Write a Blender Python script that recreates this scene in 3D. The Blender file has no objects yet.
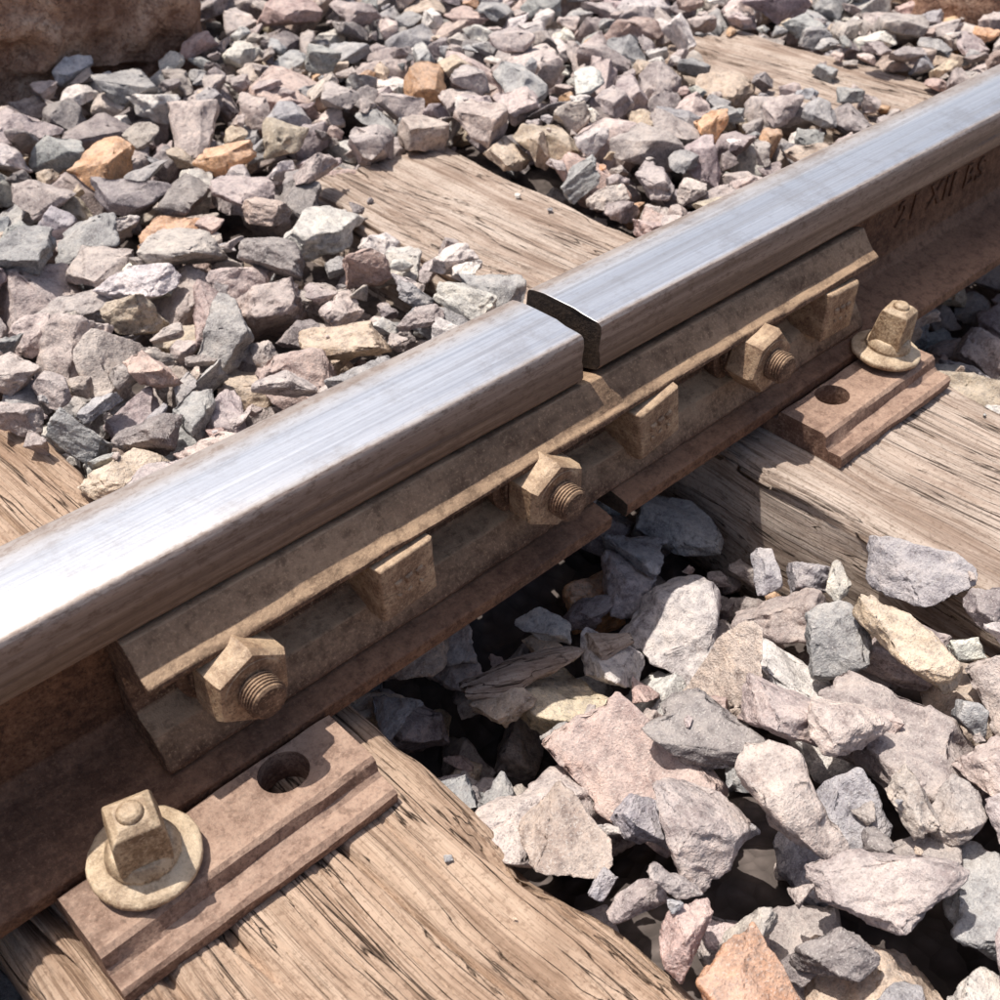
import bpy,bmesh,math,random,time
import numpy as np
from mathutils import Vector,Matrix,noise
t0=time.time()
random.seed(11); rng=np.random.default_rng(11)
scn=bpy.context.scene
# ------------------------------------------------------------ camera
F=1150.0
d1=Vector((1533,930,F)).normalized()
d2=Vector((-(930*930+F*F)/1533,930,F)).normalized()
right=Vector((d1.x,d2.x,0)); 
d3u=math.sqrt(max(0,1-d1.y**2-d2.y**2)); d3f=-math.sqrt(max(0,1-d1.z**2-d2.z**2))
up=Vector((d1.y,d2.y,d3u)); fwd=Vector((d1.z,d2.z,d3f))
CAM=Vector((-.535,-.4905,.558))
cd=bpy.data.cameras.new("camera"); cam=bpy.data.objects.new("camera",cd); scn.collection.objects.link(cam)
R=Matrix((right,up,-fwd)).transposed().to_4x4()
cam.matrix_world=Matrix.Translation(CAM)@R
cd.sensor_width=36; cd.lens=36*F/1000; cd.clip_start=.01; cd.clip_end=500
cd.dof.use_dof=True; cd.dof.focus_distance=.80; cd.dof.aperture_fstop=16
scn.camera=cam
# ------------------------------------------------------------ light
TS=Vector((-.17,.285,1)).normalized()
sd=bpy.data.lights.new("sun",'SUN'); sd.energy=5.0; sd.angle=math.radians(.5); sd.color=(1,.955,.88)
so=bpy.data.objects.new("sun",sd); scn.collection.objects.link(so)
so.rotation_euler=(-TS).to_track_quat('-Z','Y').to_euler(); so.location=TS*5
w=bpy.data.worlds.new("World"); scn.world=w; w.use_nodes=True
wn=w.node_tree; bg=wn.nodes['Background']; sk=wn.nodes.new('ShaderNodeTexSky'); sk.sky_type='NISHITA'; sk.sun_disc=False
sk.sun_elevation=math.asin(TS.z); sk.sun_rotation=math.atan2(TS.x,TS.y)%(2*math.pi)
sk.air_density=1.0; sk.dust_density=4.0; sk.ozone_density=.6
wn.links.new(sk.outputs[0],bg.inputs[0]); bg.inputs[1].default_value=.125
scn.view_settings.view_transform='Standard'; scn.view_settings.look='None'; scn.view_settings.exposure=0
# ------------------------------------------------------------ material helpers
class NT:
    def __init__(s,name):
        s.m=bpy.data.materials.new(name); s.m.use_nodes=True; s.t=s.m.node_tree; s.b=s.t.nodes['Principled BSDF']
        s.co=s.t.nodes.new('ShaderNodeTexCoord').outputs['Object']
    def n(s,ty,**k):
        x=s.t.nodes.new(ty)
        for a,b in k.items(): setattr(x,a,b)
        return x
    def l(s,a,b): s.t.links.new(a,b)
    def map(s,scale,vec=None,rot=(0,0,0)):
        m=s.n('ShaderNodeMapping'); m.inputs['Scale'].default_value=scale; m.inputs['Rotation'].default_value=rot; s.l(vec or s.co,m.inputs['Vector']); return m.outputs[0]
    def noise(s,scale,detail=4,rough=.6,vec=None,dist=0):
        x=s.n('ShaderNodeTexNoise'); x.inputs['Scale'].default_value=scale; x.inputs['Detail'].default_value=detail
        x.inputs['Roughness'].default_value=rough; x.inputs['Distortion'].default_value=dist; s.l(vec or s.co,x.inputs['Vector']); return x.outputs[0]
    def vor(s,scale,vec=None,feature='F1'):
        x=s.n('ShaderNodeTexVoronoi'); x.feature=feature; x.inputs['Scale'].default_value=scale; s.l(vec or s.co,x.inputs['Vector']); return x.outputs['Distance']
    def ramp(s,fac,stops):
        r=s.n('ShaderNodeValToRGB'); s.l(fac,r.inputs[0]); e=r.color_ramp.elements
        while len(e)<len(stops): e.new(.5)
        for i,(p,c) in enumerate(stops):
            e[i].position=p; e[i].color=(c,c,c,1) if not hasattr(c,'__len__') else (*c,1)
        return r.outputs[0]
    def mix(s,fac,a,b,mode='MIX'):
        x=s.n('ShaderNodeMix',data_type='RGBA',blend_type=mode)
        for sock,v in ((x.inputs[0],fac),(x.inputs[6],a),(x.inputs[7],b)):
            if hasattr(v,'is_output'): s.l(v,sock)
            elif hasattr(v,'__len__'): sock.default_value=(*v,1)
            else: sock.default_value=v
        return x.outputs[2]
    def math(s,op,a,b=0.0,c=None,clamp=False):
        x=s.n('ShaderNodeMath',operation=op,use_clamp=clamp)
        for i,v in enumerate((a,b,c)):
            if v is None: continue
            if hasattr(v,'is_output'): s.l(v,x.inputs[i])
            else: x.inputs[i].default_value=v
        return x.outputs[0]
    def bump(s,h,dist,strength=1,prev=None):
        x=s.n('ShaderNodeBump'); x.inputs['Distance'].default_value=dist; x.inputs['Strength'].default_value=strength
        s.l(h,x.inputs['Height'])
        if prev: s.l(prev,x.inputs['Normal'])
        return x.outputs[0]
    def sep(s,v=None):
        x=s.n('ShaderNodeSeparateXYZ'); s.l(v or s.co,x.inputs[0]); return x.outputs
    def upz(s):
        g=s.n('ShaderNodeNewGeometry'); return s.sep(g.outputs['Normal'])[2]
    def out(s,col=None,rough=None,normal=None,metal=None,spec=None):
        for k,v in (('Base Color',col),('Roughness',rough),('Normal',normal),('Metallic',metal),('Specular IOR Level',spec)):
            if v is None: continue
            if hasattr(v,'is_output'): s.l(v,s.b.inputs[k])
            elif hasattr(v,'__len__'): s.b.inputs[k].default_value=(*v,1)
            else: s.b.inputs[k].default_value=v
        return s.m
def rust_mat(name,dark,mid,light,dust,dustamt=.6,rough=.68,spec=.4,streak=(3,14,14),ur=(.1,.8)):
    k=NT(name)
    n1=k.noise(1,6,.7,k.map(streak))
    n2=k.noise(95,5,.75)
    n3=k.noise(420,3,.75)
    c=k.ramp(n1,[(.36,dark),(.5,mid),(.66,light)])
    c=k.mix(k.ramp(n2,[(.40,.65),(.50,0)]),c,dark)
    c=k.mix(k.ramp(n2,[(.52,0),(.64,.5)]),c,light)
    c=k.mix(k.ramp(n3,[(.38,.65),(.47,0)]),c,tuple(v*.5 for v in dark))
    c=k.mix(k.ramp(n3,[(.56,0),(.66,.35)]),c,dust)
    u=k.ramp(k.upz(),[(ur[0],0),(ur[1],1)])
    dn=k.ramp(n1,[(.36,.4),(.6,1)])
    dn=k.math('MULTIPLY',dn,k.ramp(n2,[(.38,.55),(.5,1)]))
    c=k.mix(k.math('MULTIPLY',k.math('MULTIPLY',u,dn),dustamt),c,dust)
    b=k.bump(n2,.0012,.85); b=k.bump(n3,.0007,.9,b)
    r=k.ramp(n2,[(.3,rough+.12),(.7,rough-.14)])
    return k.out(c,r,b,0.0,spec)
M_web=rust_mat("rail_rust",(.06,.023,.012),(.15,.065,.034),(.25,.125,.07),(.33,.19,.118),.45)
M_bar=rust_mat("joint_bar_rust",(.06,.028,.016),(.135,.070,.043),(.25,.145,.093),(.62,.43,.275),.85,ur=(.35,.85))  # dust held to the ridge lip; shade on slope and recess painted in
M_nut=rust_mat("nut_rust",(.17,.09,.052),(.37,.235,.145),(.52,.37,.24),(.66,.49,.325),.7,.54,.5,(20,20,20))
M_plate=rust_mat("tie_plate_rust",(.11,.055,.037),(.26,.15,.105),(.38,.25,.18),(.52,.37,.28),.6)
M_spike=rust_mat("spike_steel",(.17,.095,.05),(.39,.265,.16),(.56,.42,.28),(.70,.56,.40),.65,.56,.45,(30,30,30))
M_gap_shade=rust_mat("rail_end_rust_gap_shade",(.02,.012,.009),(.04,.026,.019),(.07,.046,.033),(.10,.07,.05),.3)  # rail end rust darkened to paint in the shade of the joint gap
# polished rail top
def polished():
    k=NT("polished_rail_steel"); x,y,z=k.sep()
    streak=k.noise(1,5,.7,k.map((2.4,420,420)))
    broad=k.noise(1,4,.6,k.map((1.8,80,80)))
    blot=k.noise(22,6,.75)
    base=k.ramp(streak,[(.3,(.60,.605,.635)),(.65,(.80,.805,.83))])
    base=k.mix(k.ramp(broad,[(.50,0),(.62,.45)]),base,(.50,.47,.46))
    base=k.mix(k.ramp(blot,[(.52,0),(.64,.35)]),base,(.44,.40,.38))
    far=k.math('MULTIPLY',k.math('SUBTRACT',y,.008),45,None,True)
    nr=k.math('MULTIPLY',k.math('SUBTRACT',k.math('MULTIPLY',y,-1),.030),260,None,True)
    e=k.math('MAXIMUM',far,nr)
    e=k.math('MULTIPLY',e,k.math('ADD',.35,k.math('MULTIPLY',broad,1.4)),None,True)
    blt=k.ramp(blot,[(.42,0),(.62,1)])
    spk=k.ramp(k.noise(1,4,.75,k.map((110,260,260))),[(.53,0),(.59,1)])
    stain=k.mix(blt,(.36,.30,.265),(.23,.17,.135))
    c=k.mix(k.math('MULTIPLY',e,.88),base,stain)
    c=k.mix(k.math('MULTIPLY',spk,k.math('ADD',.07,k.math('MULTIPLY',e,.4))),c,(.19,.13,.10))
    ro=k.math('ADD',k.math('MULTIPLY',streak,.2),k.math('ADD',.26,k.math('MULTIPLY',e,.2)))
    b=k.bump(streak,.0002,.6); b=k.bump(blot,.0004,.5,b)
    me=k.math('SUBTRACT',.76,k.math('MULTIPLY',e,.42))
    return k.out(c,ro,b,me,.5)
M_top=polished()
def headside():
    k=NT("worn_rail_head_side")
    x,y,z=k.sep()
    s=k.noise(1,5,.65,k.map((3,60,190)))
    f=k.noise(1,4,.75,k.map((120,260,300)))
    c=k.ramp(s,[(.3,(.085,.046,.03)),(.5,(.175,.11,.078)),(.7,(.28,.20,.155))])
    hz=k.math('MULTIPLY',k.math('SUBTRACT',z,.128),62,None,True)
    hz=k.math('MULTIPLY',hz,k.ramp(s,[(.35,.4),(.6,1)]))
    c=k.mix(k.math('MULTIPLY',hz,.6),c,(.38,.34,.33))
    c=k.mix(k.ramp(f,[(.5,0),(.62,.55)]),c,(.08,.042,.026))
    b=k.bump(s,.0010,.8); b=k.bump(f,.0006,.8,b)
    return k.out(c,.46,b,k.math('ADD',.08,k.math('MULTIPLY',hz,.45)),.5)
M_side=headside()
def wood(name,pale,mid,dark,crackamt=1.0):
    k=NT(name)
    wv=k.n('ShaderNodeVectorMath',operation='ADD'); k.l(k.co,wv.inputs[0])
    nw=k.n('ShaderNodeTexNoise'); nw.inputs['Scale'].default_value=1; nw.inputs['Detail'].default_value=2; k.l(k.map((7,2.6,7)),nw.inputs['Vector'])
    sc=k.n('ShaderNodeVectorMath',operation='SCALE'); k.l(nw.outputs['Color'],sc.inputs[0]); sc.inputs['Scale'].default_value=.045; k.l(sc.outputs[0],wv.inputs[1])
    v=wv.outputs[0]
    g1=k.noise(1,6,.72,k.map((55,1.1,55),v)); g2=k.noise(1,4,.7,k.map((420,4.5,420),v)); g3=k.noise(7,5,.62,v)
    g4=k.noise(1,3,.6,k.map((80,1.6,80),v)); g5=k.noise(300,3,.7)
    c=k.ramp(g1,[(.3,dark),(.44,mid),(.6,pale)])
    c=k.mix(k.ramp(g3,[(.42,0),(.62,.45)]),c,pale)
    c=k.mix(k.ramp(g3,[(.36,.6),(.48,0)]),c,tuple((a+b_)/2 for a,b_ in zip(mid,dark)))
    f=k.ramp(g2,[(.38,1),(.47,0)]); c=k.mix(k.math('MULTIPLY',f,.6),c,dark)
    f=k.ramp(g2,[(.54,0),(.64,1)]); c=k.mix(k.math('MULTIPLY',f,.3),c,tuple(min(.8,q*1.2) for q in pale))
    c=k.mix(k.ramp(g5,[(.36,.45),(.46,0)]),c,dark)
    a=k.math('ABSOLUTE',k.math('SUBTRACT',g4,.5)); cr=k.ramp(a,[(.0,1),(.015,0)])
    msk=k.ramp(k.noise(1,2,.5,k.map((14,3,14))),[(.38,0),(.50,1)])
    cr=k.math('MULTIPLY',cr,msk)
    c=k.mix(k.math('MULTIPLY',cr,.92*crackamt),c,(.03,.017,.011))
    b=k.bump(g1,.006,.8); b=k.bump(g2,.0018,.9,b); b=k.bump(k.math('SUBTRACT',1,cr),.004,.8*crackamt,b)
    return k.out(c,.9,b,0,.12)
M_wood=wood("weathered_wood",(.52,.385,.29),(.38,.26,.185),(.17,.105,.068))
M_wood2=wood("weathered_wood_grey",(.52,.43,.365),(.375,.285,.23),(.165,.11,.08))
def stone():
    k=NT("ballast_stone")
    a=k.n('ShaderNodeAttribute'); a.attribute_name='col'; c=a.outputs['Color']
    n1=k.noise(38,5,.68); n2=k.noise(150,4,.75); n3=k.noise(650,2,.7)
    c=k.mix(1.0,c,k.ramp(n1,[(.32,(.66,.64,.65)),(.5,(1,1,1)),(.66,(1.25,1.2,1.14))]),'MULTIPLY')
    c=k.mix(1.0,c,k.ramp(n2,[(.34,(.58,.55,.55)),(.48,(1,1,1)),(.64,(1.27,1.24,1.20))]),'MULTIPLY')
    c=k.mix(k.ramp(n3,[(.58,0),(.66,.45)]),c,(.68,.64,.60))
    c=k.mix(k.ramp(n3,[(.34,.5),(.42,0)]),c,(.12,.10,.10))
    u=k.math('MULTIPLY',k.ramp(k.upz(),[(.2,0),(1,.36)]),k.ramp(n1,[(.35,.2),(.6,1)]))
    c=k.mix(u,c,(.60,.55,.51))
    b=k.bump(n1,.004,.6); b=k.bump(n2,.0028,.95,b); b=k.bump(n3,.0009,.9,b)
    return k.out(c,.92,b,0,.15)
M_stone=stone()
def sand():
    k=NT("sandstone"); n1=k.noise(9,6,.7); n2=k.noise(70,4,.75)
    c=k.ramp(n1,[(.34,(.20,.10,.065)),(.5,(.50,.31,.215)),(.64,(.68,.49,.37))]); c=k.mix(k.ramp(n2,[(.5,0),(.6,.7)]),c,(.24,.13,.09))
    b=k.bump(n1,.05,.9); b=k.bump(n2,.010,.9,b); return k.out(c,.92,b,0,.15)
M_sand=sand()
def groundm():
    k=NT("dusty_gravel_ground"); n1=k.noise(30,4,.65); v=k.vor(60)
    c=k.ramp(n1,[(.3,(.10,.08,.075)),(.7,(.22,.18,.165))]); c=k.mix(k.ramp(v,[(0,0),(.6,.6)]),c,(.06,.05,.045))
    b=k.bump(v,.012,.9); return k.out(c,.95,b,0,.1)
M_ground=groundm()
# ------------------------------------------------------------ mesh helpers
def finish(name,me,mats,loc=(0,0,0),rot=(0,0,0),bevel=0,ang=32,seg=2,parent=None):
    for m in mats: me.materials.append(m)
    me.polygons.foreach_set('use_smooth',[True]*len(me.polygons))
    try: me.set_sharp_from_angle(angle=math.radians(ang))
    except Exception as e: print(e)
    o=bpy.data.objects.new(name,me); scn.collection.objects.link(o); o.location=loc; o.rotation_euler=rot
    if bevel:
        b=o.modifiers.new('bevel','BEVEL'); b.width=bevel; b.segments=seg; b.limit_method='ANGLE'; b.angle_limit=math.radians(28)
    if parent: o.parent=parent
    return o
def extrude(name,prof,xs,mats,matfn=None,jit=0,endjit=0,**k):
    bm=bmesh.new(); rings=[]
    for x in xs:
        r=[]
        for i,(y,z) in enumerate(prof):
            dy=jit*noise.noise(Vector((x*9,i*3.1,1)))+jit*.6*noise.noise(Vector((x*45,i*3.1,1))); dz=jit*noise.noise(Vector((x*9,i*3.1,7)))+jit*.6*noise.noise(Vector((x*45,i*3.1,7)))
            ex=endjit*noise.noise(Vector((x,y*60,z*60))) if x in (xs[0],xs[-1]) else 0
            r.append(bm.verts.new((x+ex,y+dy,z+dz)))
        rings.append(r)
    n=len(prof)
    for a,b in zip(rings[:-1],rings[1:]):
        for i in range(n):
            f=bm.faces.new((a[i],a[(i+1)%n],b[(i+1)%n],b[i]))
            if matfn: f.material_index=matfn(i)
    f1=bm.faces.new(rings[0][::-1]); f2=bm.faces.new(rings[-1])
    if matfn: f1.material_index=f2.material_index=len(mats)-1
    bmesh.ops.recalc_face_normals(bm,faces=bm.faces)
    me=bpy.data.meshes.new(name); bm.to_mesh(me); bm.free()
    return finish(name,me,mats,**k)
def prism(bm,n,rot,rings,mi=0,jit=0,cx=0,cy=0):
    rr=[]
    for r,z in rings:
        rr.append([bm.verts.new((cx+r*math.cos(rot+2*math.pi*i/n)+random.uniform(-jit,jit),cy+r*math.sin(rot+2*math.pi*i/n)+random.uniform(-jit,jit),z+random.uniform(-jit,jit)*.5)) for i in range(n)])
    for a,b in zip(rr[:-1],rr[1:]):
        for i in range(n):
            f=bm.faces.new((a[i],a[(i+1)%n],b[(i+1)%n],b[i])); f.material_index=mi
    f=bm.faces.new(rr[0][::-1]); f.material_index=mi
    f=bm.faces.new(rr[-1]); f.material_index=mi
# ------------------------------------------------------------ rails
half=[(0,.1503),(.010,.1501),(.020,.1495),(.030,.1485),(.0343,.1474),(.0362,.1452),(.0367,.140),(.0371,.1275),(.0380,.1250),(.0377,.114),(.0345,.1095),(.018,.104),(.010,.098),(.0082,.088),(.0080,.045),(.010,.030),(.018,.0205),(.034,.0155),(.068,.0085),(.0725,.006),(.073,.002),(.073,-.003),(.072,-.005)]
prof=[(-y,z) for y,z in half]+[(y,z) for y,z in half[::-1] if y>0]
nh=len(half)
def rmat(i):
    j=i if i<nh-1 else 99
    if i>=nh: j=len(prof)-1-i
    if j<4: return 0
    if j<10: return 1
    return 2
def rail(name,x0,x1,dz):
    xs=sorted(set([x0,x1]+list(np.linspace(x0,x1,60)[1:-1])+[q for q in np.arange(-1.2,2.2,.015) if x0+.004<q<x1-.004]))
    return extrude(name,prof,xs,[M_top,M_side,M_web,M_gap_shade],rmat,jit=.0006,endjit=.003,bevel=.0009,loc=(0,0,dz))
rail("railway_rail",-4.0,-.0165,0)
r2=rail("railway_rail",0.0005,8.0,.0022)
tc=bpy.data.curves.new("mill_mark",'FONT'); tc.body="21 XII BS"; tc.size=.036; tc.extrude=.0008; tc.bevel_depth=.0004; tc.space_character=1.25
to=bpy.data.objects.new("tmp",tc); scn.collection.objects.link(to)
bpy.context.view_layer.update()
me=bpy.data.meshes.new_from_object(to.evaluated_get(bpy.context.evaluated_depsgraph_get())); bpy.data.objects.remove(to)
mo=finish("mill_mark",me,[M_web],loc=(.465,-.0086,.056),rot=(math.pi/2,0,0),parent=r2); 
# ------------------------------------------------------------ joint bars
barp=[(.0105,.096),(.020,.1035),(.034,.1075),(.038,.1075),(.046,.0985),(.0515,.0915),(.0545,.0895),(.0580,.0875),(.0590,.0855),(.0585,.0825),(.0550,.0805),(.042,.0790),(.0315,.0770),(.0265,.074),(.0255,.050),(.0275,.044),(.031,.0415),(.040,.0395),(.046,.0365),(.055,.0225),(.0575,.0165),(.0565,.0135),(.034,.0172),(.019,.0225),(.0115,.031)]
xs=list(np.linspace(-.382,.3475,150))
extrude("rail_joint_bar",[(-a,b) for a,b in barp],xs,[M_bar],jit=.0012,endjit=.002,bevel=.0008)
extrude("rail_joint_bar",[(a,b) for a,b in barp],xs,[M_bar],jit=.0012,endjit=.002,bevel=.0008)
def bolt(x,kind,sqrot=0):
    bm=bmesh.new(); rot=random.uniform(0,1.0)
    if kind=='nut':
        prism(bm,40,0,[(.0285,.024),(.0300,.0345),(.0300,.0395),(.0285,.041)],1)
        prism(bm,40,0,[(.0235,.041),(.0245,.042),(.0245,.046),(.0235,.047)],1)
        prism(bm,6,rot,[(.0250,.047),(.0275,.0495),(.0277,.0705),(.0252,.0750)],0,.0004)
        prism(bm,40,0,[(.0205,.0742),(.0200,.0756)],0)
        rg=[]; z=.070
        while z<.087:
            rg+= [(.0128,z),(.0128,z+.0006),(.0115,z+.0012),(.0115,z+.0018)]; z+=.0024
        rg+=[(.0118,z),(.0100,z+.0015)]
        prism(bm,40,0,rg,1)
        prism(bm,4,math.pi/4+.1,[(.024,-.058),(.026,-.055),(.026,-.042),(.024,-.040)],0)
        prism(bm,24,0,[(.0125,-.045),(.0125,.050)],1)
    else:
        rot=math.pi/4+sqrot
        prism(bm,4,rot,[(.0300,.024),(.0315,.036),(.0325,.0585),(.0318,.0622),(.0295,.0645)],0,.0010)
        # forged raised lettering on the head
        for q in range(3):
            a=sqrot; ox=-.009+.009*q; px_=ox*math.cos(a); py_=ox*math.sin(a)
            prism(bm,4,a+.785+.2*q,[(.0050,.0638),(.0038,.0664)],0,cx=px_,cy=py_+.003)
            prism(bm,3,a+q,[(.0036,.0638),(.0026,.0660)],0,cx=px_,cy=py_-.007)
        prism(bm,24,0,[(.0125,-.086),(.0125,.040)],1)
        prism(bm,6,.4,[(.0245,-.074),(.0265,-.071),(.0265,-.047),(.0245,-.044)],0)
        prism(bm,32,0,[(.029,-.043),(.029,-.024)],1)
    bmesh.ops.recalc_face_normals(bm,faces=bm.faces)
    name="bolt_with_hex_nut" if kind=='nut' else "square_head_bolt"
    me=bpy.data.meshes.new(name); bm.to_mesh(me); bm.free()
    finish(name,me,[M_nut,M_bar],loc=(x,0,.0620 if kind=='nut' else .0585),rot=(math.pi/2,0,0),bevel=.0013,seg=3)
for x,kk,sr in ((-.328,'nut',0),(-.204,'sq',.06),(-.077,'nut',0),(.044,'sq',.16),(.170,'nut',0),(.287,'sq',-.05)): bolt(x,kk,sr)
# ------------------------------------------------------------ tie plates
php=[(.0,-.024),(.138,-.024),(.1405,-.022),(.1405,-.0145),(.138,-.012),(.127,-.0115),(.1235,-.009),(.1215,-.001),(.1185,.0015),(.0760,.0025),(.0745,.0005),(.0745,-.0058),(0,-.0058)]
pp=[(-a,b) for a,b in php]+[(a,b) for a,b in php[::-1] if a>0]
def cyl(x,y,r,sx=1):
    bm=bmesh.new(); prism(bm,32,0,[(r,-.08),(r,.08)]); me=bpy.data.meshes.new('c'); bm.to_mesh(me); bm.free()
    o=bpy.data.objects.new('c',me); scn.collection.objects.link(o); o.location=(x,y,0); o.scale=(sx,1,1); return o
def plate(x0,x1,holes):
    cx=(x0+x1)/2
    o=extrude("rail_tie_plate",pp,list(np.linspace(x0-cx,x1-cx,24)),[M_plate],jit=.0014,loc=(cx,0,0))
    cs=[]
    for hx,hy in holes:
        c=cyl(hx,hy,.0145,1.12); cs.append(c)
        m=o.modifiers.new('b','BOOLEAN'); m.object=c; m.operation='DIFFERENCE'; m.solver='EXACT'
    bpy.context.view_layer.update()
    me=bpy.data.meshes.new_from_object(o.evaluated_get(bpy.context.evaluated_depsgraph_get()))
    o.modifiers.clear(); o.data=me
    for c in cs: bpy.data.objects.remove(c)
    b=o.modifiers.new('bevel','BEVEL'); b.width=.0012; b.segments=2; b.limit_method='ANGLE'; b.angle_limit=math.radians(28)
plate(-.466,-.283,[(-.329,-.0915),(-.420,.0915)])
plate(.196,.372,[(.250,-.0915),(.334,.0915)])
def spike(x,y,tilt,rot):
    bm=bmesh.new()
    prism(bm,40,0,[(.0130,-.03),(.0130,.0),(.0290,.0),(.0312,.0022),(.0312,.0048),(.0290,.0066),(.0225,.0080),(.0200,.0095),(.0205,.0115),(.0185,.0165),(.0165,.0190),(.0130,.0195)],0,.0004)
    prism(bm,4,rot,[(.0205,.0150),(.0200,.028),(.0185,.041),(.0165,.0455),(.0115,.0490)],0,.0008)
    prism(bm,20,0,[(.0075,.0480),(.0068,.0510),(.0045,.0530)],0)
    bmesh.ops.recalc_face_normals(bm,faces=bm.faces)
    me=bpy.data.meshes.new("rail_screw_spike"); bm.to_mesh(me); bm.free()
    finish("rail_screw_spike",me,[M_spike],loc=(x,y,.0075),rot=tilt,bevel=.0016,seg=3)
spike(-.420,-.0915,(.10,-.04,0),.5); spike(.334,-.0900,(.09,.03,0),.9)
spike(-.330,.0915,(-.1,0,0),.2); spike(.250,.0915,(-.1,0,0),.7)
# ------------------------------------------------------------ sleepers
def hsh(a,b,s): 
    v=np.sin(a*127.1+b*311.7+s*74.7)*43758.5453; return v-np.floor(v)
def vn(x,y,s):
    xi=np.floor(x); yi=np.floor(y); fx=x-xi; fy=y-yi; fx=fx*fx*(3-2*fx); fy=fy*fy*(3-2*fy)
    return ((hsh(xi,yi,s)*(1-fx)+hsh(xi+1,yi,s)*fx)*(1-fy)+(hsh(xi,yi+1,s)*(1-fx)+hsh(xi+1,yi+1,s)*fx)*fy)*2-1
def fb(x,y,s,o=4):
    r=0;a=1.0
    for i in range(o): r=r+a*vn(x*2**i,y*2**i,s+i*13); a*=.5
    return r
SLTOP=-.0235
def sleeper(xc,wd,y0,y1,skew,seed,mat):
    hw=wd/2; hgt=.15; rr=.008
    per=[]
    nt=170
    for i in range(nt+1):
        u=-1+2*i/nt; xx=u*(hw); edge=max(0,abs(xx)-(hw-rr))/rr
        per.append((xx,-rr*(1-math.sqrt(max(0,1-edge*edge)))*.9,0))
    for i in range(1,26): per.append((hw,-rr-(hgt-rr)*i/25,1))
    per.append((-hw,-hgt,2))
    for i in range(1,25): per.append((-hw,-hgt+(hgt-rr)*i/25,1))
    P=np.array(per); n=len(P)
    ys=np.concatenate([np.arange(-.75,y1,.005),[y1]]); ys=np.concatenate([np.arange(y0,-.75,.03),ys]) if y0<-.75 else ys
    X=np.repeat(P[None,:,0],len(ys),0); Z=np.repeat(P[None,:,1],len(ys),0); Y=np.repeat(ys[:,None],n,1)
    px,pz=X.copy(),Z.copy()
    wob=.0035*fb(Y*5,Y*0,seed,4)+.0012*fb(Y*40,Y*0,seed+1,2)
    ax=px+pz*.7
    warp=ax+.014*fb(Y*3,ax*8,seed+3,3)
    g=fb(warp*70,Y*1.6,seed+5,3)
    crk=np.clip(1-np.abs(fb(warp*30,Y*1.0,seed+9,2))/.10,0,1)*np.clip(fb(warp*9,Y*2.5,seed+20,2)*2.5+.7,0,1)
    fine=np.clip(1-np.abs(fb(warp*85,Y*1.5,seed+31,2))/.12,0,1)
    disp=g*.0014-crk*.011-fine*.0024+fb(px*9,Y*4,seed+40,3)*.0025-.003
    top=(P[:,2]==0)[None,:]; side=(P[:,2]==1)[None,:]
    Z=Z+np.where(top,disp,0)
    sg=np.sign(px)
    ed=np.clip((np.abs(px)-(hw-.03))/.03,0,1)
    Z=Z-np.where(top,ed**3*.007*(1+fb(Y*12,px*0+sg*3,seed+50,3)),0)
    X=X+sg*np.clip(np.abs(px)/hw,0,1)**4*(wob+disp*1.2)
    endw=np.clip((Y-(y1-.05))/.05,0,1)
    Y2=Y+endw*(.018*fb(warp*22,pz*10,seed+60,3)+.006*fb(warp*90,pz*30,seed+61,2))
    X=X+skew*(Y2-0)
    V=np.stack([X,Y2,Z],-1).reshape(-1,3); m=len(ys)
    idx=np.arange(m*n).reshape(m,n); a=idx[:-1]; b=idx[1:]
    q=np.stack([a,np.roll(a,-1,1),np.roll(b,-1,1),b],-1).reshape(-1,4)
    faces=q.tolist()+[idx[0].tolist()[::-1],idx[-1].tolist()]
    me=bpy.data.meshes.new("wooden_sleeper"); me.from_pydata(V.tolist(),[],faces)
    bm=bmesh.new(); bm.from_mesh(me); bmesh.ops.recalc_face_normals(bm,faces=bm.faces); bm.to_mesh(me); bm.free()
    me.materials.append(mat)
    me.polygons.foreach_set('use_smooth',[True]*len(me.polygons))
    o=bpy.data.objects.new("wooden_sleeper",me); scn.collection.objects.link(o); o.location=(xc,0,SLTOP+.0025)
SL=[(-.375,.25,.62,-.02),(.278,.25,.62,.06),(.965,.25,.66,.02),(1.62,.25,.64,0),(-1.03,.25,.62,0)]
for i,(xc,wd,y1,skw) in enumerate(SL):
    sleeper(xc,wd,-1.9,y1,skw,3.3+i*1.7,M_wood if i==0 or i>2 else M_wood2)
print('sleepers',time.time()-t0)
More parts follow.
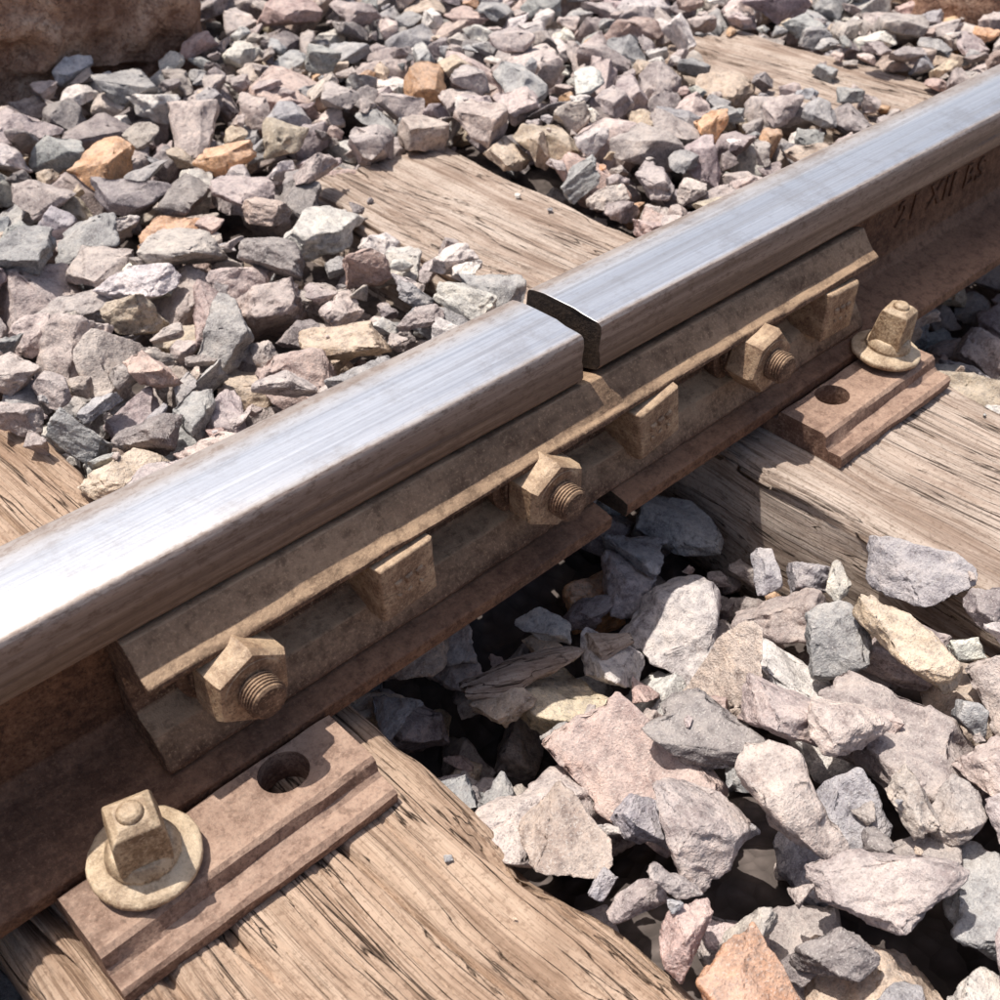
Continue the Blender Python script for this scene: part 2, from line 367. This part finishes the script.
# ------------------------------------------------------------ ballast
def proto(i):
    rnd=random.Random(100+i)
    bm=bmesh.new(); bmesh.ops.create_cube(bm,size=2.0)
    bmesh.ops.rotate(bm,verts=bm.verts,matrix=Matrix.Rotation(rnd.uniform(0,.4),3,'Z')@Matrix.Rotation(rnd.uniform(0,.4),3,'X'))
    for v in bm.verts: v.co+=Vector([rnd.uniform(-.3,.3) for _ in range(3)])
    r=bmesh.ops.convex_hull(bm,input=bm.verts)
    for k in range(rnd.randint(7,12)):
        n=Vector([rnd.gauss(0,1) for _ in range(3)]).normalized(); d=rnd.uniform(.62,1.0)
        bmesh.ops.bisect_plane(bm,geom=bm.verts[:]+bm.edges[:]+bm.faces[:],dist=1e-5,plane_co=n*d,plane_no=n,clear_outer=True)
        be=[e for e in bm.edges if e.is_boundary]
        if be: bmesh.ops.edgeloop_fill(bm,edges=be)
    pts=[v.co.copy() for v in bm.verts]; bm.free()
    keep=[]
    for p in pts:
        if all((p-q).length>.14 for q in keep): keep.append(p)
    bm=bmesh.new()
    for p in keep: bm.verts.new(p)
    r=bmesh.ops.convex_hull(bm,input=bm.verts)
    dl=[v for v in bm.verts if not v.link_faces]
    if dl: bmesh.ops.delete(bm,geom=dl,context='VERTS')
    bmesh.ops.dissolve_limit(bm,angle_limit=math.radians(9),verts=bm.verts,edges=bm.edges)
    bmesh.ops.bevel(bm,geom=bm.edges[:]+bm.verts[:],offset=rnd.uniform(.03,.06),segments=2,profile=.5,affect='EDGES',clamp_overlap=True)
    bmesh.ops.triangulate(bm,faces=bm.faces)
    off=Vector([rnd.uniform(-50,50) for _ in range(3)])
    res=[]
    for thr in (.6,.30,.125):
        for it in range(6):
            le=[e for e in bm.edges if e.calc_length()>thr]
            if not le: break
            bmesh.ops.subdivide_edges(bm,edges=le,cuts=1); bmesh.ops.triangulate(bm,faces=[f for f in bm.faces if len(f.verts)>3])
        bm.normal_update(); bm.verts.ensure_lookup_table()
        co=[]
        for v in bm.verts:
            p=v.co
            dd=.11*noise.noise(p*1.1+off)+.06*noise.noise(p*2.6+off)+.035*noise.noise(p*6+off)
            if thr<.2: dd+=.026*noise.noise(p*12+off)+.012*noise.noise(p*25+off)
            s=noise.noise(p*1.7-off); dd-=.07*max(0,min(1,(s-.15)*9))
            co.append(p+v.normal*dd)
        V=np.array([tuple(c) for c in co],dtype=np.float32); Fc=np.array([[v.index for v in f.verts] for f in bm.faces],dtype=np.int32)
        res.append((V,Fc))
    bm.free()
    return res
NP=36
PR=[proto(i) for i in range(NP)]
print('protos',time.time()-t0,[len(PR[0][k][1]) for k in range(3)])
CS=.006; X0,X1,Y0,Y1=-1.1,2.3,-1.1,2.2
NX=int((X1-X0)/CS); NY=int((Y1-Y0)/CS)
gx=(X0+(np.arange(NX)+.5)*CS)[:,None]+np.zeros((1,NY)); gy=(Y0+(np.arange(NY)+.5)*CS)[None,:]+np.zeros((NX,1))
T=-.018+.018*fb(gx*3,gy*3,2.,3)
near=np.clip((-gy-.07)/.26,0,1); near=near*near*(3-2*near)
T=np.where(gy<0,-.105+near*.10+.014*fb(gx*4,gy*4,5.,3),T)
tr=np.clip((gy+.0)/.16,0,1); T=np.where((gy>=0),T*tr+(-.07)*(1-tr),T)
T=T+np.where(gy>.8,(gy-.8)*.03,0)
B=T-.085
T2=T.copy(); H=B.copy(); C=np.full_like(H,9.)
for i,(xc,wd,y1,skw) in enumerate(SL):
    m=(np.abs(gx-xc-skw*gy)<wd/2+.002)&(gy<y1+.005)
    H[m]=SLTOP; T2[m]=-9
    cov=m&(gy>.1)&(fb(gx*6,gy*6,31.+i,3)+np.clip((gy-.50)*5,0,1)*.9+(1.1 if i==2 else 0)*(np.abs(gy-.55)>.07)+(np.abs(gx-xc-skw*gy)>wd/2-.035)*.7>.75)
    if i<2: cov&=(gy>.595)|((np.abs(gx-xc-skw*gy)>wd/2-.022)&(gy>.2))
    T2[cov]=SLTOP+.03; T[cov]=SLTOP+.03
C[np.abs(gy)<.080]=-.016
for a,b in ((-.47,-.279),(.192,.376)): C[(gx>a)&(gx<b)&(np.abs(gy)<.145)]=-5
bmask=(gx<.44)&(gy>1.14)&(gx>-1.2); C[bmask]=-5; T2[bmask]=-9
pal=[((.385,.325,.315),.30),((.49,.41,.38),.20),((.325,.32,.33),.18),((.52,.41,.31),.08),((.55,.32,.18),.022),((.64,.60,.565),.11),((.21,.18,.185),.07),((.44,.32,.285),.045)]
pc=np.array([p[0] for p in pal]); pw=np.array([p[1] for p in pal]); pw/=pw.sum()
VA=[];FA=[];CA=[];vo=0; cnt=[0,0,0]
def rotm(tilt):
    a=rng.uniform(0,2*math.pi); q=Matrix.Rotation(a,3,'Z')@Matrix.Rotation(rng.normal(0,tilt),3,'X')@Matrix.Rotation(rng.normal(0,tilt),3,'Y')
    return np.array(q)
def put(size,ncand,tilt=.45,over=.022,pt=None,force=False):
    global vo
    if pt is None:
        ix=rng.integers(8,NX-8,ncand); iy=rng.integers(8,NY-8,ncand)
        g=T2[ix,iy]-H[ix,iy]; j=int(np.argmax(g)); ix,iy=ix[j],iy[j]
        if g[j]<size*.12: return False
    else: ix=int((pt[0]-X0)/CS); iy=int((pt[1]-Y0)/CS)
    x=X0+(ix+.5)*CS; y=Y0+(iy+.5)*CS
    if y<-.1 and size>.036: size=min(size*1.2,.098)
    p=PR[rng.integers(NP)]; S=size*.5*np.array([rng.uniform(1.0,1.45),rng.uniform(.8,1.05),rng.uniform(.5,.85)])
    best=None
    for t in range(3):
        RM=rotm(tilt); W=(p[1][0]*S)@RM.T
        cx=np.floor((W[:,0]+x-X0)/CS).astype(int); cy=np.floor((W[:,1]+y-Y0)/CS).astype(int)
        a0,b0=cx.min(),cy.min(); nx=cx.max()-a0+1; ny=cy.max()-b0+1
        if a0<1 or b0<1 or a0+nx>=NX or b0+ny>=NY: return False
        lo=np.full((nx,ny),99.); hi=np.full((nx,ny),-99.); np.minimum.at(lo,(cx-a0,cy-b0),W[:,2]); np.maximum.at(hi,(cx-a0,cy-b0),W[:,2])
        ok=lo<90
        mid=(W[:,2].max()+W[:,2].min())/2
        lo2=np.where(ok&(lo<mid),lo,99.)
        hs=H[a0:a0+nx,b0:b0+ny]
        z=(hs-lo2)[lo2<90].max()-size*.10
        if best is None or z+W[:,2].max()<best[0]: best=(z+W[:,2].max(),z,RM,a0,b0,nx,ny,ok,hi)
    tp,z,RM,a0,b0,nx,ny,ok,hi=best
    if not force and tp>T[ix,iy]+over+size*.25: return False
    if ((C[a0:a0+nx,b0:b0+ny]<hi+z)&ok).any(): return False
    hs=H[a0:a0+nx,b0:b0+ny]; top=np.where(ok&(hi>-90),hi+z,-99)
    pd=np.pad(top,1,constant_values=-99); mx=np.max([pd[i:i+nx,j:j+ny] for i in (0,1,2) for j in (0,1,2)],0)
    top=np.where(ok,top,np.where((mx>-90)&(np.sum([pd[i:i+nx,j:j+ny]>-90 for i in (0,1,2) for j in (0,1,2)],0)>=5),mx,-99))
    H[a0:a0+nx,b0:b0+ny]=np.maximum(hs,top)
    d=math.dist((x,y,z),CAM); lod=2 if (d<1.45 and size>.03) else 1 if (d<2.4) else 0
    if z<T[ix,iy]-.06: lod=min(lod,1)
    cnt[lod]+=1
    V,Fc=p[lod]; V=(V*S)@RM.T+np.array([x,y,z])
    c=pc[rng.choice(len(pc),p=pw)]*rng.uniform(.8,1.17)*(1+rng.normal(0,.022,3))
    VA.append(V.astype(np.float32)); FA.append(Fc+vo); CA.append(np.repeat(np.array([[c[0],c[1],c[2],1]],dtype=np.float32),len(V),0)); vo+=len(V)
    return True
n=0
for i in range(9500):
    if put(float(np.clip(rng.lognormal(math.log(.050),.30),.028,.095)),36): n+=1
print('big',n,time.time()-t0)
n2=0
for i in range(8000):
    if put(float(rng.uniform(.014,.034)),24,over=.010): n2+=1
for i in range(90):
    put(float(rng.uniform(.003,.009)),1,pt=(rng.uniform(-.5,.5),rng.uniform(-.6,.6)),force=True)
print('small',n2,cnt,time.time()-t0)
V=np.concatenate(VA); Fc=np.concatenate(FA); Cc=np.concatenate(CA)
me=bpy.data.meshes.new("ballast_gravel"); me.vertices.add(len(V)); me.vertices.foreach_set('co',V.ravel())
me.loops.add(len(Fc)*3); me.loops.foreach_set('vertex_index',Fc.ravel().astype(np.int32))
me.polygons.add(len(Fc)); me.polygons.foreach_set('loop_start',np.arange(0,len(Fc)*3,3,dtype=np.int32))
me.update(calc_edges=True)
at=me.attributes.new('col','FLOAT_COLOR','POINT'); at.data.foreach_set('color',Cc.ravel())
me.polygons.foreach_set('use_smooth',np.ones(len(Fc),bool)); me.materials.append(M_stone)
o=bpy.data.objects.new("ballast_gravel",me); scn.collection.objects.link(o)
# splinter of old sleeper wood lying on the ballast beside the rail foot
def splinter(p0,p1):
    p0=Vector(p0); p1=Vector(p1); ax=(p1-p0); L=ax.length
    zs=[H[int((p0.x+ax.x*t-X0)/CS),int((p0.y+ax.y*t-Y0)/CS)] for t in np.linspace(.1,.9,9)]
    z=min(max(zs)-.004,-.03)
    bm=bmesh.new(); rings=[]; N=40; M=18
    for i in range(N):
        t=i/(N-1); wd=.0135*(math.sin(math.pi*min(1,t*1.25+.12))**.5 if t<.75 else 1.0*(1-(t-.75)*2.4))*(1+.25*noise.noise(Vector((t*6,2,0)))); r=[]
        for j in range(M):
            a=2*math.pi*j/M; rr=1+.25*noise.noise(Vector((t*3,j*.9,5)))+.12*noise.noise(Vector((t*12,j*2.1,9)))
            r.append(bm.verts.new((wd*rr*math.cos(a)+.008*noise.noise(Vector((t*2.5,0,3))),(t-.5)*L+.006*noise.noise(Vector((j*1.3,t>.5,1)))*abs(t-.5)*2,wd*.55*rr*math.sin(a)+.012*t*(1-t))))
        rings.append(r)
    for a,b in zip(rings[:-1],rings[1:]):
        for j in range(M): bm.faces.new((a[j],a[(j+1)%M],b[(j+1)%M],b[j]))
    bm.faces.new(rings[0][::-1]); bm.faces.new(rings[-1]); bmesh.ops.recalc_face_normals(bm,faces=bm.faces)
    me=bpy.data.meshes.new("wood_splinter"); bm.to_mesh(me); bm.free()
    finish("wood_splinter",me,[M_wood2],loc=((p0.x+p1.x)/2,(p0.y+p1.y)/2,z+.004),rot=(0,0,math.atan2(ax.y,ax.x)-math.pi/2),ang=50)
splinter((-.155,-.058,0),(-.025,-.108,0))
# ------------------------------------------------------------ ground
def axis(c0,c1):
    core=np.arange(c0,c1,.05); ext=np.geomspace(.06,120,40)
    return np.concatenate([(c0-ext)[::-1],core,c1-.05+.05+ext])
ax_,ay_=axis(X0,X1),axis(Y0,Y1)
GX,GY=np.meshgrid(ax_,ay_,indexing='ij')
ixx=np.clip(((GX-X0)/CS).astype(int),0,NX-1); iyy=np.clip(((GY-Y0)/CS).astype(int),0,NY-1)
inside=(GX>X0)&(GX<X1)&(GY>Y0)&(GY<Y1)
GZ=np.where(inside,B[ixx,iyy]-.004,-.10+.02*fb(GX*2,GY*2,8.,3))
n1,n2_=GX.shape; idx=np.arange(n1*n2_).reshape(n1,n2_)
q=np.stack([idx[:-1,:-1],idx[1:,:-1],idx[1:,1:],idx[:-1,1:]],-1).reshape(-1,4)
me=bpy.data.meshes.new("ground"); me.from_pydata(np.stack([GX,GY,GZ],-1).reshape(-1,3).tolist(),[],q.tolist()); me.materials.append(M_ground)
o=bpy.data.objects.new("ground",me); scn.collection.objects.link(o)
# ------------------------------------------------------------ sandstone block & boulder
def block(name,loc,dim,seed,mat,amp=.035,rot=(0,0,0)):
    bm=bmesh.new(); bmesh.ops.create_cube(bm,size=1.0)
    for v in bm.verts: v.co=Vector((v.co.x*dim[0],v.co.y*dim[1],v.co.z*dim[2]))
    bmesh.ops.bevel(bm,geom=bm.edges[:]+bm.verts[:],offset=min(dim)*.12,segments=3,profile=.5,affect='EDGES')
    for it in range(7):
        le=[e for e in bm.edges if e.calc_length()>.018]
        if not le: break
        bmesh.ops.subdivide_edges(bm,edges=le,cuts=1); bmesh.ops.triangulate(bm,faces=[f for f in bm.faces if len(f.verts)>3])
    bm.normal_update(); s=Vector((seed,seed*2,0)); new=[]
    for v in bm.verts:
        p=v.co; d=amp*noise.noise(p*4+s)+amp*.6*noise.noise(p*11+s)+amp*.4*noise.noise(p*28+s)
        q=noise.noise(Vector((p.x*2,p.y*2,p.z*18))+s); d-=amp*.8*max(0,min(1,(q-.1)*10))
        new.append(p+v.normal*d)
    for v,c in zip(bm.verts,new): v.co=c
    me=bpy.data.meshes.new(name); bm.to_mesh(me); bm.free()
    finish(name,me,[mat],loc=loc,rot=rot,ang=60)
block("sandstone_block",(-.215,1.44,.08),(1.28,.58,.42),3,M_sand)
block("sandstone_boulder",(1.57,.45,.03),(.40,.24,.14),9,M_sand,.02,(0,0,.5))
print('done',time.time()-t0,len(V),len(Fc))
